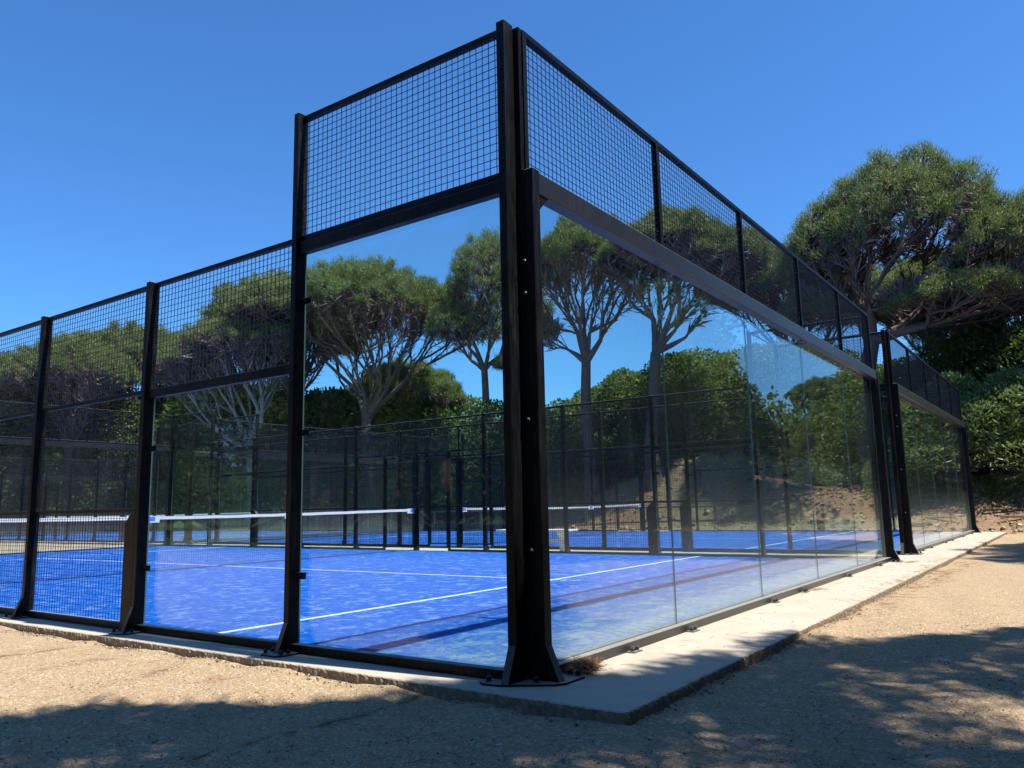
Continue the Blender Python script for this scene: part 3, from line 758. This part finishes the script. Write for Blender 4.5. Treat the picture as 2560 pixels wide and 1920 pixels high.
def put_shrub(m, loc, rz, sc, label, name='evergreen_shrub', cat='shrub', group=None):
    o = thing(name, label, cat, loc, rz, group); o.scale = sc
    make_obj('stems', m[0], o); make_obj('leaves', m[1], o); return o
SA = shrub('sa', 31, [(0, 0, 2.4, 1.9, 1.9, 2.2), (1.4, .4, 1.7, 1.4, 1.4, 1.6), (-1.3, .7, 1.9, 1.5, 1.5, 1.7), (.2, -1.3, 1.6, 1.4, 1.4, 1.5), (-.5, 1.4, 3.0, 1.1, 1.1, 1.2), (.9, -.2, 3.4, 1.0, 1.0, 1.1), (1.2, -1.0, .8, 1.3, 1.3, .9), (-1.3, -.6, .8, 1.3, 1.3, .9), (0, 1.1, .8, 1.4, 1.4, .9)], 34000, .10, .6, 'shrub_leaf')
SB = shrub('sb', 32, [(0, 0, 2.0, 2.2, 2.0, 1.9), (1.7, -.5, 1.6, 1.5, 1.4, 1.5), (-1.7, -.3, 1.5, 1.5, 1.5, 1.4), (.3, 1.2, 2.9, 1.3, 1.3, 1.1), (-.9, -.8, 3.0, 1.0, 1.0, 1.0), (1.3, .9, .7, 1.4, 1.4, .8), (-1.5, .8, .7, 1.4, 1.4, .8), (.2, -1.3, .7, 1.4, 1.4, .8)], 34000, .10, .6, 'shrub_leaf')
sa = put_shrub(SA, (29.4, 21.0, gz_(29.4, 21.0)), 0, (1, 1, .8), 'rounded evergreen at the left end of the bank', group='evergreens on the bank and under the pines')
sb = None
rs = random.Random(8)
def along(lst):
    global sb
    for i, (x, y, top, kind, lab) in enumerate(lst):
        zb = gz_(x, y)-.15; src = sa
        if kind == 'b':
            if sb is None:
                h = (top-zb)/4.15; sb = put_shrub(SB, (x, y, zb), rs.random()*6, (h*rs.uniform(.95, 1.25),)*2+(h,), lab, group='evergreens on the bank and under the pines'); continue
            src = sb
        h = (top-zb)/(4.6 if kind == 'a' else 4.15); wd = h*rs.uniform(.95, 1.25)
        copy_tree(src, (x, y, zb), rs.random()*6, (wd, wd, h), lab)
along([
 (28.6, 18.6, 6.2, 'b', 'low evergreen at the left foot of the bank behind the corner post'),
 (30.6, 16.2, 6.9, 'a', 'evergreen between the two forked pine trunks, left of centre'),
 (30.6, 13.6, 7.4, 'b', 'evergreen directly right of the forked pine trunk'),
 (30.4, 11.4, 7.9, 'a', 'tall rounded evergreen left of the first glass seam'),
 (30.8, 9.2, 7.9, 'b', 'dark evergreen right of the first glass seam'),
 (31.4, 7.2, 7.8, 'a', 'dark evergreen with a separate rounded top before the second seam'),
 (31.0, 5.0, 6.6, 'b', 'dark evergreen behind the second glass seam'),
 (31.2, 2.8, 6.6, 'a', 'evergreen under the largest pine, left side'),
 (31.2, .8, 6.8, 'b', 'evergreen under the largest pine, right side'),
 (34.0, 12.4, 8.5, 'a', 'rear evergreen rising over the crest of the bank'),
 (34.6, 8.6, 8.5, 'b', 'rear evergreen behind the dark crest, mid right'),
 (33.4, 16.2, 7.8, 'a', 'rear evergreen behind the forked pine'),
 (30.0, -1.4, 7.2, 'a', 'leafy mass behind the pale green shrubs'),
 (29.6, -1.9, 7.4, 'b', 'tall sunlit leafy mass between the largest pine and the oleanders'),
 (31.4, -3.8, 5.0, 'b', 'tall leafy mass at the right edge under the rear pine'),
 (33.0, -6.6, 4.6, 'a', 'leafy mass just outside the right edge'),
 # left understory
 (14.0, 49.0, 8.2, 'a', 'dark shrub under the leftmost pine'),
 (17.4, 48.0, 8.0, 'b', 'dark shrub behind the leftmost post'),
 (20.6, 47.6, 8.8, 'a', 'dark shrub right of the ivy covered trunk'),
 (23.8, 45.9, 9.4, 'b', 'dark shrub behind the second post from the left'),
 (27.4, 43.0, 9.6, 'a', 'dark shrub left of the pale limbed pine'),
 (29.2, 39.6, 9.4, 'b', 'dark shrub behind the pale limbed pine'),
 (30.0, 36.2, 8.6, 'a', 'dark shrub right of the pale limbed pine'),
 (30.2, 33.6, 5.6, 'b', 'shrub left of the widest pine trunk'),
 (32.6, 30.6, 5.4, 'a', 'shrub right of the widest pine trunk'),
 (34.6, 27.6, 5.4, 'b', 'rounded green tree top in the gap between the big pine and the leaning pine'),
 (35.2, 24.4, 5.9, 'a', 'rounded green tree top below the leaning pine'),
 (34.4, 21.2, 6.4, 'b', 'shrub below the leaning pine, next to the corner post'),
 (33.0, 19.0, 6.6, 'a', 'shrub hidden behind the corner post'),
 (38.6, 31.0, 6.4, 'b', 'rear shrub far off beyond the gap'),
 (33.0, 35.2, 9.4, 'a', 'tall broadleaf tree behind the widest pine, left of its trunk'),
 (36.4, 32.6, 8.8, 'b', 'tall broadleaf tree behind the widest pine, right of its trunk'),
 (30.6, 39.4, 9.2, 'b', 'tall broadleaf tree behind the third post from the left'),
 (30.6, 44.0, 7.6, 'a', 'rear dark shrub in shade at the left'),
 (34.0, 40.0, 7.6, 'b', 'rear dark shrub behind the pale limbed pine'),
 (24.6, 50.0, 7.4, 'a', 'rear dark shrub far left'),
 (19.6, 52.0, 7.0, 'b', 'rear dark shrub beyond the ivy covered trunk'),
 # mirrored side, and the added sky-blocking row
 (25.2, -8.6, 3.4, 'b', 'light shrub on the bank mirrored in the last panes'),
 (17.0, -11.5, 9.0, 'a', 'very tall shrub by the path mirrored at the left of the first pane'),
 (22.0, -12.8, 9.5, 'b', 'very tall shrub by the path mirrored in the first pane'),
 (27.5, -11.6, 8.8, 'a', 'very tall shrub at the foot of the bank mirrored in the second pane'),
 (37.0, -8.0, 4.9, 'b', 'shrub on the bank mirrored at the right of the last pane'),
 (36.0, -10.4, 5.0, 'a', 'shrub on the bank mirrored in the last pane'),
 (35.5, -12.8, 5.2, 'b', 'shrub on the bank mirrored beside the fourth seam'),
 (34.0, -15.0, 4.9, 'a', 'shrub on the bank mirrored in the fourth pane'),
 (32.5, -17.0, 5.4, 'b', 'shrub on the bank mirrored beside the third seam'),
 (31.0, -19.2, 6.0, 'a', 'shrub on the bank mirrored in the third pane'),
 (29.0, -21.0, 7.4, 'b', 'shrub on the bank mirrored left of the second seam'),
 (45.0, -14.0, 6.6, 'a', 'rear shrub mirrored over the crest of the bank'),
 (44.0, -20.0, 6.9, 'b', 'rear shrub mirrored farther left over the crest'),
 (-12.0, -13.0, 8.0, 'a', 'tall sky-blocking shrub added behind the photographer at the left'),  # unseen hedge row added to close off low sky and deepen foreground shade
 (-7.0, -14.0, 8.5, 'b', 'tall sky-blocking shrub added behind the photographer, second of the row'),
 (-1.5, -13.5, 8.2, 'a', 'tall sky-blocking shrub added behind the photographer, third of the row'),
 (4.0, -12.5, 8.6, 'b', 'tall sky-blocking shrub added behind the photographer, fourth of the row'),
 (9.5, -13.0, 8.4, 'a', 'tall sky-blocking shrub added behind the photographer, last of the row'),
 (-15.0, -6.0, 8.2, 'b', 'tall sky-blocking shrub added at the far left behind the photographer'),
 (-24.0, 8.0, 9.0, 'a', 'tall shrub left of the photographer, mirrored in the tall side pane'),  # this row is made taller to darken the sky mirrored in the side panes
 (-26.0, 13.0, 9.5, 'b', 'tall shrub far left, second along the row mirrored in the side panes'),
 (-27.0, 18.5, 9.2, 'a', 'tall shrub far left, third along the mirrored row'),
 (-27.0, 24.0, 9.8, 'b', 'tall shrub far left, fourth along the mirrored row'),
 (-26.0, 30.0, 9.4, 'a', 'tall shrub far left, fifth along the mirrored row'),
 (-24.0, 36.0, 9.8, 'b', 'tall shrub far left, sixth along the mirrored row'),
 (-20.0, 42.0, 9.6, 'a', 'tall shrub far left, seventh along the mirrored row'),
 (-14.0, 47.0, 9.6, 'b', 'tall shrub far left, eighth along the mirrored row'),
 (-7.0, 50.0, 9.6, 'a', 'tall shrub far left, ninth along the mirrored row'),
 (1.0, 51.0, 6.6, 'b', 'tall shrub beyond the sandy ground, last along the mirrored row')])
# low filling growth under the trees: nobody could count it
rng = np.random.default_rng(50)
def understory(name, boxes, n, size, mat, zmax, seed):
    lab = {'undergrowth': 'dark tangled undergrowth filling the shade below the trees', 'distant_woods': 'far woods closing the view behind all the trees'}[name]
    rng = np.random.default_rng(seed); out = []
    for (x0, x1, y0, y1, frac) in boxes:
        k = int(n*frac); x = rng.uniform(x0, x1, k); y = rng.uniform(y0, y1, k)
        hm = zmax*(.45+.55*np.abs(np.sin(x*1.7+y*.6)*np.cos(y*1.3-x*.5)))
        z = ground_h(x, y)+hm*rng.random(k)**.7; out.append(np.stack([x, y, z], -1))
    p = np.concatenate(out); k = len(p)
    ax = rng.normal(size=(k, 3)); ax[:, 2] += .4; ax /= np.linalg.norm(ax, axis=1, keepdims=True)
    sd = np.cross(ax, rng.normal(size=(k, 3))); sd /= np.linalg.norm(sd, axis=1, keepdims=True); l = size*(.6+.8*rng.random((k, 1)))
    V = np.stack([p, p+ax*l*.5+sd*l*.3, p+ax*l, p+ax*l*.5-sd*l*.3], 1).reshape(-1, 3)
    o = make_obj(name, np_mesh(name, V, np.arange(4*k).reshape(-1, 4), mat, 4), None, lab, name.replace('_', ' '), kind='stuff'); return o
understory('undergrowth', [(12, 26, 50, 58, .3), (30, 38, 36, 48, .22), (36, 44, 18, 36, .26), (30, 35, 4, 18, .22)], 42000, .24, 'shrub_leaf', 4.2, 51)
understory('undergrowth', [(33, 44, -14, 6, .5), (36, 46, -32, -14, .5)], 34000, .26, 'shrub_leaf', 4.6, 52)
understory('distant_woods', [(80, 92, -70, 90, .55), (-60, 80, 88, 98, .45)], 60000, .9, 'shrub_leaf', 11, 53)

# oleanders at the right
OL = shrub('ol', 41, [(0, 0, 1.7, 1.2, 1.2, 1.6), (.5, -.7, 1.5, 1.0, 1.0, 1.3), (-.2, .8, 1.5, .9, .9, 1.3), (.1, -.1, 2.7, .8, .8, .9), (.5, -1.5, 1.0, .8, .8, .9), (-.2, .1, .6, 1.4, 1.5, .7), (.2, -1.3, .5, 1.1, .9, .6)], 27000, .14, .26, 'oleander_leaf', .03, .5, .5)
ol = put_shrub(OL, (25.9, -1.2, gz_(25.9, -1.2)-.2), .3, (1.35, 1.35, .98), 'tall glossy oleander with pale leaf tips right of the last court post', 'oleander', 'shrub', 'oleanders at the right')
copy_tree(ol, (24.5, -2.3, gz_(24.5, -2.3)-.1), 2.2, (.62, .62, .55), 'smaller bluish oleander at the right edge, lower on the bank')
copy_tree(ol, (26.6, .7, gz_(26.6, .7)-.2), 4.0, (1.3, 1.3, 1.0), 'yellower leafy oleander directly behind the last court post')
copy_tree(ol, (27.6, -3.6, gz_(27.6, -3.6)-.2), 1.0, (1.2, 1.2, 1.0), 'oleander cut off by the right edge')


# ivy on one trunk
rng = np.random.default_rng(61)
def ivy(x, y):
    n = 2600; z = rng.random(n)*4.2+.2; a = rng.random(n)*6.28; r = .28+.22*rng.random(n)*(1+.5*np.sin(z*3))
    p = np.stack([x+r*np.cos(a), y+r*np.sin(a), z], -1); ax = rng.normal(size=(n, 3)); ax[:, 2] -= .5; ax /= np.linalg.norm(ax, axis=1, keepdims=True)
    sd = np.cross(ax, rng.normal(size=(n, 3))); sd /= np.linalg.norm(sd, axis=1, keepdims=True); l = .17*(.6+.8*rng.random((n, 1)))
    V = np.stack([p, p+ax*l*.5+sd*l*.45, p+ax*l, p+ax*l*.5-sd*l*.45], 1).reshape(-1, 3)
    make_obj('ivy', np_mesh('ivy', V, np.arange(4*n).reshape(-1, 4), 'ivy_leaf', 4), None, 'bright green ivy climbing a trunk behind the mesh at the left', 'ivy')
ivy(17.0, 43.0)

# grass tufts and ground cover
def blades(name, pts, n_per, h, mat, label, cat, seed):
    rng = np.random.default_rng(seed); p = np.repeat(pts, n_per, 0); k = len(p); p = p+rng.normal(0, .05, p.shape)*[1, 1, 0]
    d = rng.normal(0, .45, (k, 3)); d[:, 2] = 1; d /= np.linalg.norm(d, axis=1, keepdims=True); L = h*(.5+rng.random((k, 1)))
    sd = np.cross(d, rng.normal(size=(k, 3))); sd /= np.linalg.norm(sd, axis=1, keepdims=True); sd *= .012
    V = np.stack([p-sd, p+sd, p+d*L], 1).reshape(-1, 3)
    return make_obj(name, np_mesh(name, V, np.arange(3*k).reshape(-1, 3), mat, 3), None, label, cat, kind='stuff')
x = rng.uniform(22.6, 34, 2600); y = rng.uniform(17, 44, 2600)
blades('lawn_grass', np.stack([x, y, ground_h(x, y)], -1), 9, .16, 'grass_blade', 'thin lawn beyond the courts', 'grass', 62)
x = rng.normal(24.7, .35, 320); y = rng.normal(-.5, .5, 320); 
blades('ground_cover', np.stack([x, y, ground_h(x, y)], -1), 8, .12, 'grass_blade', 'bright low ground cover at the foot of the oleanders', 'ground cover', 63)
x = rng.uniform(22.4, 26, 260); y = rng.uniform(-6, 14, 260)
blades('bank_weeds', np.stack([x, y, ground_h(x, y)], -1), 9, .09, 'grass_blade', 'sparse weeds on the brown bank', 'weeds', 64)
# clods and stones on the bank
def stones(name, x, y, z, r, mat, label, cat, seed, squash=.6):
    rng = np.random.default_rng(seed); n = len(x)
    o8 = np.array([(1, 0, 0), (-1, 0, 0), (0, 1, 0), (0, -1, 0), (0, 0, 1), (0, 0, -1)], float)
    f8 = np.array([(0, 2, 4), (2, 1, 4), (1, 3, 4), (3, 0, 4), (2, 0, 5), (1, 2, 5), (3, 1, 5), (0, 3, 5)])
    q = o8[None]*(.6+.6*rng.random((n, 6, 1)))*r[:, None, None]*[1, 1, squash]
    q += rng.normal(0, .12, q.shape)*r[:, None, None]
    a = rng.random(n)*6.28; c, s = np.cos(a)[:, None], np.sin(a)[:, None]
    X_ = q[..., 0]*c-q[..., 1]*s; Y_ = q[..., 0]*s+q[..., 1]*c
    V = np.stack([X_+x[:, None], Y_+y[:, None], q[..., 2]+z[:, None]+r[:, None]*.2], -1).reshape(-1, 3)
    Fc = (f8[None]+(np.arange(n)*6)[:, None, None]).reshape(-1, 3)
    return make_obj(name, np_mesh(name, V, Fc, mat, 3), None, label, cat, kind='stuff')
n = 9000; x = rng.uniform(22.4, 30, n); y = rng.uniform(-8, 14, n); r = rng.gamma(2, .016, n)
stones('bank_clods', x, y, ground_h(x, y), r, 'gravel_stone', 'clods and stones lying on the brown bank', 'stones', 65)
# gravel near the camera, finer and sparser with distance
def off_slab(x, y, m=0.0): return (x < -.33-m) | (y < -.79-m)
n = 150000; rr_ = .9+7*rng.random(n)**1.5; th = rng.uniform(-.35, 1.35, n)
x = -3.82+rr_*np.cos(th); y = -2.65+rr_*np.sin(th); k = off_slab(x, y, .005); x, y = x[k], y[k]
r = np.clip(rng.gamma(2.4, .0011, len(x)), .0012, .008)
stones('gravel', x, y, ground_h(x, y), r, 'gravel_stone', 'loose sandy gravel round the slab in front of the courts', 'gravel', 66, .7)
n = 2600; u = rng.uniform(0, 1, n); side = rng.random(n) < .5
x = np.where(side, -.345-np.abs(rng.normal(0, .035, n)), rng.uniform(-.3, 9, n)); y = np.where(side, rng.uniform(-.7, 7, n), -.805-np.abs(rng.normal(0, .03, n)))
r = np.clip(rng.gamma(2.5, .0019, n), .002, .012)
stones('kerb_pebbles', x, y, ground_h(x, y)+.012, r, 'gravel_stone', 'pebbles heaped against the rough slab edge', 'pebbles', 67, .7)
n = 110; x = rng.uniform(.2, 9, n); y = rng.uniform(-.75, -.12, n); r = rng.uniform(.002, .007, n)
stones('slab_crumbs', x, y, np.full(n, SL), r, 'gravel_stone', 'crumbs scattered on the concrete slab', 'crumbs', 68)
# fallen needles
def needles(name, x, y, z, L, label, cat, seed, tilt=.12, w=.0010):
    rng = np.random.default_rng(seed); n = len(x); P = []; 
    a = rng.random(n)*6.28; d = np.stack([np.cos(a), np.sin(a), rng.normal(0, tilt, n)], -1); p = np.stack([x, y, z+.003], -1)
    cv = rng.normal(0, .35, n); d2 = np.stack([np.cos(a+cv), np.sin(a+cv), rng.normal(0, tilt, n)], -1)
    m = p+d*L[:, None]*.5; q = m+d2*L[:, None]*.5
    m[:, 2] = np.maximum(m[:, 2], p[:, 2]+.001); q[:, 2] = np.maximum(q[:, 2], p[:, 2]+.0)
    v1, f1 = tube_np(p, m, np.full(n, w), np.full(n, w), 3, rng, .05); v2, f2 = tube_np(m, q, np.full(n, w), np.full(n, w*.5), 3, rng, .05)
    V, Fc = join([(v1, f1), (v2, f2)]); return make_obj(name, np_mesh(name, V, Fc, 'dry_needle', 4), None, label, cat, kind='stuff')
X1 = []; Y1 = []; Z1 = []
n = 170; x = rng.uniform(.1, 20, n)**1.0; y = rng.uniform(-.78, -.1, n); X1.append(x); Y1.append(y); Z1.append(np.full(n, SL))
for (cx, cyy, s_, k) in [(4.6, -.9, .25, 160), (5.6, -.92, .25, 160), (6.6, -.88, .35, 220), (7.6, -.95, .3, 220), (8.6, -.9, .4, 260), (10.2, -.95, .5, 260), (-.9, 3.2, .14, 50), (-.75, 2.4, .12, 50), (-.6, 1.9, .12, 40), (9.8, -.35, .12, 60), (5.4, -.14, .08, 40)]:
    x = rng.normal(cx, s_, k); y = rng.normal(cyy, s_*.35, k); X1.append(x); Y1.append(y)
    Z1.append(np.where((x > -.33) & (y > -.79), SL, ground_h(x, y)))
n = 1500; rr_ = .9+9*rng.random(n)**1.3; th = rng.uniform(-.35, 1.35, n); x = -3.82+rr_*np.cos(th); y = -2.65+rr_*np.sin(th); k = off_slab(x, y, .03); x, y = x[k], y[k]
X1.append(x); Y1.append(y); Z1.append(ground_h(x, y)+.003)
x, y, z = map(np.concatenate, (X1, Y1, Z1))
needles('pine_litter', x, y, z, rng.uniform(.04, .13, len(x)), 'dry pine needles strewn on the slab and gravel', 'pine litter', 69, .05)
n = 700; c = rng.normal(size=(n, 3)); c /= np.linalg.norm(c, axis=1, keepdims=True); c *= rng.random((n, 1))**.5
x = .36+c[:, 0]*.10; y = -.17+c[:, 1]*.06; z = SL+.012+np.abs(c[:, 2])*.055
nd = needles('needle_clump', x, y, z, rng.uniform(.03, .085, n), 'clump of rusty pine needles on the foot plate of the front corner post', 'needle clump', 70, .5, .0013)
# log edged steps on the slope
st = None
for i, (x, y, L, a, lab) in enumerate(((23.9, -.9, 1.5, 1.75, 'highest log edging on the slope under the tall oleander'), (23.5, -1.2, 1.3, 1.9, 'middle log edging on the slope'), (23.1, -1.7, 1.0, 1.4, 'lowest, shortest log edging on the slope'))):
    m = MB(); m.tube((-L/2, 0, 0), (L/2, 0, .03), .045, 7, .035, cap=True); z = gz_(x, y)+.05
    o = make_obj('log_edging', m.mesh('log_edging', 'log_wood'), None, lab, 'log'); o.location = (x, y, z); o.rotation_euler = (0, 0, a); o['group'] = 'log edgings on the slope'
# low rail fence on the lawn
rf = thing('rail_fence', 'low grey wooden rail fence on the lawn beyond the courts', 'fence', (23.3, 8, 0))
for i in range(10): MB().box(-.04, .04, i*2.6-.04, i*2.6+.04, gz_(23.3, 8+i*2.6)-.1, .82).build('post', 'grey_rail_wood', rf)
MB().box(-.035, .035, -.3, 23.8, .822, .88).build('rail', 'grey_rail_wood', rf)
# small red things tied to the mesh
for (x, y, z, s_, lab) in ((9.96, 10.49, 1.41, .045, 'small red tag tied to the mesh over the net'), (11.60, 10.32, 1.02, .07, 'red tag with a pale cord hanging on the second court mesh'), (9.96, 7.92, 1.31, .06, 'red tag on the post right of the gate')):
    o = make_obj('red_tag', bevel_mesh(MB().prism([(-s_*.6, -s_), (s_*.5, -s_*.9), (s_*.7, s_*.2), (s_*.1, s_), (-s_*.5, s_*.7)], 'x', -.012, .012).mesh('red_tag', 'red_plastic'), .003), None, lab, 'tag'); o.location = (x, y, z)
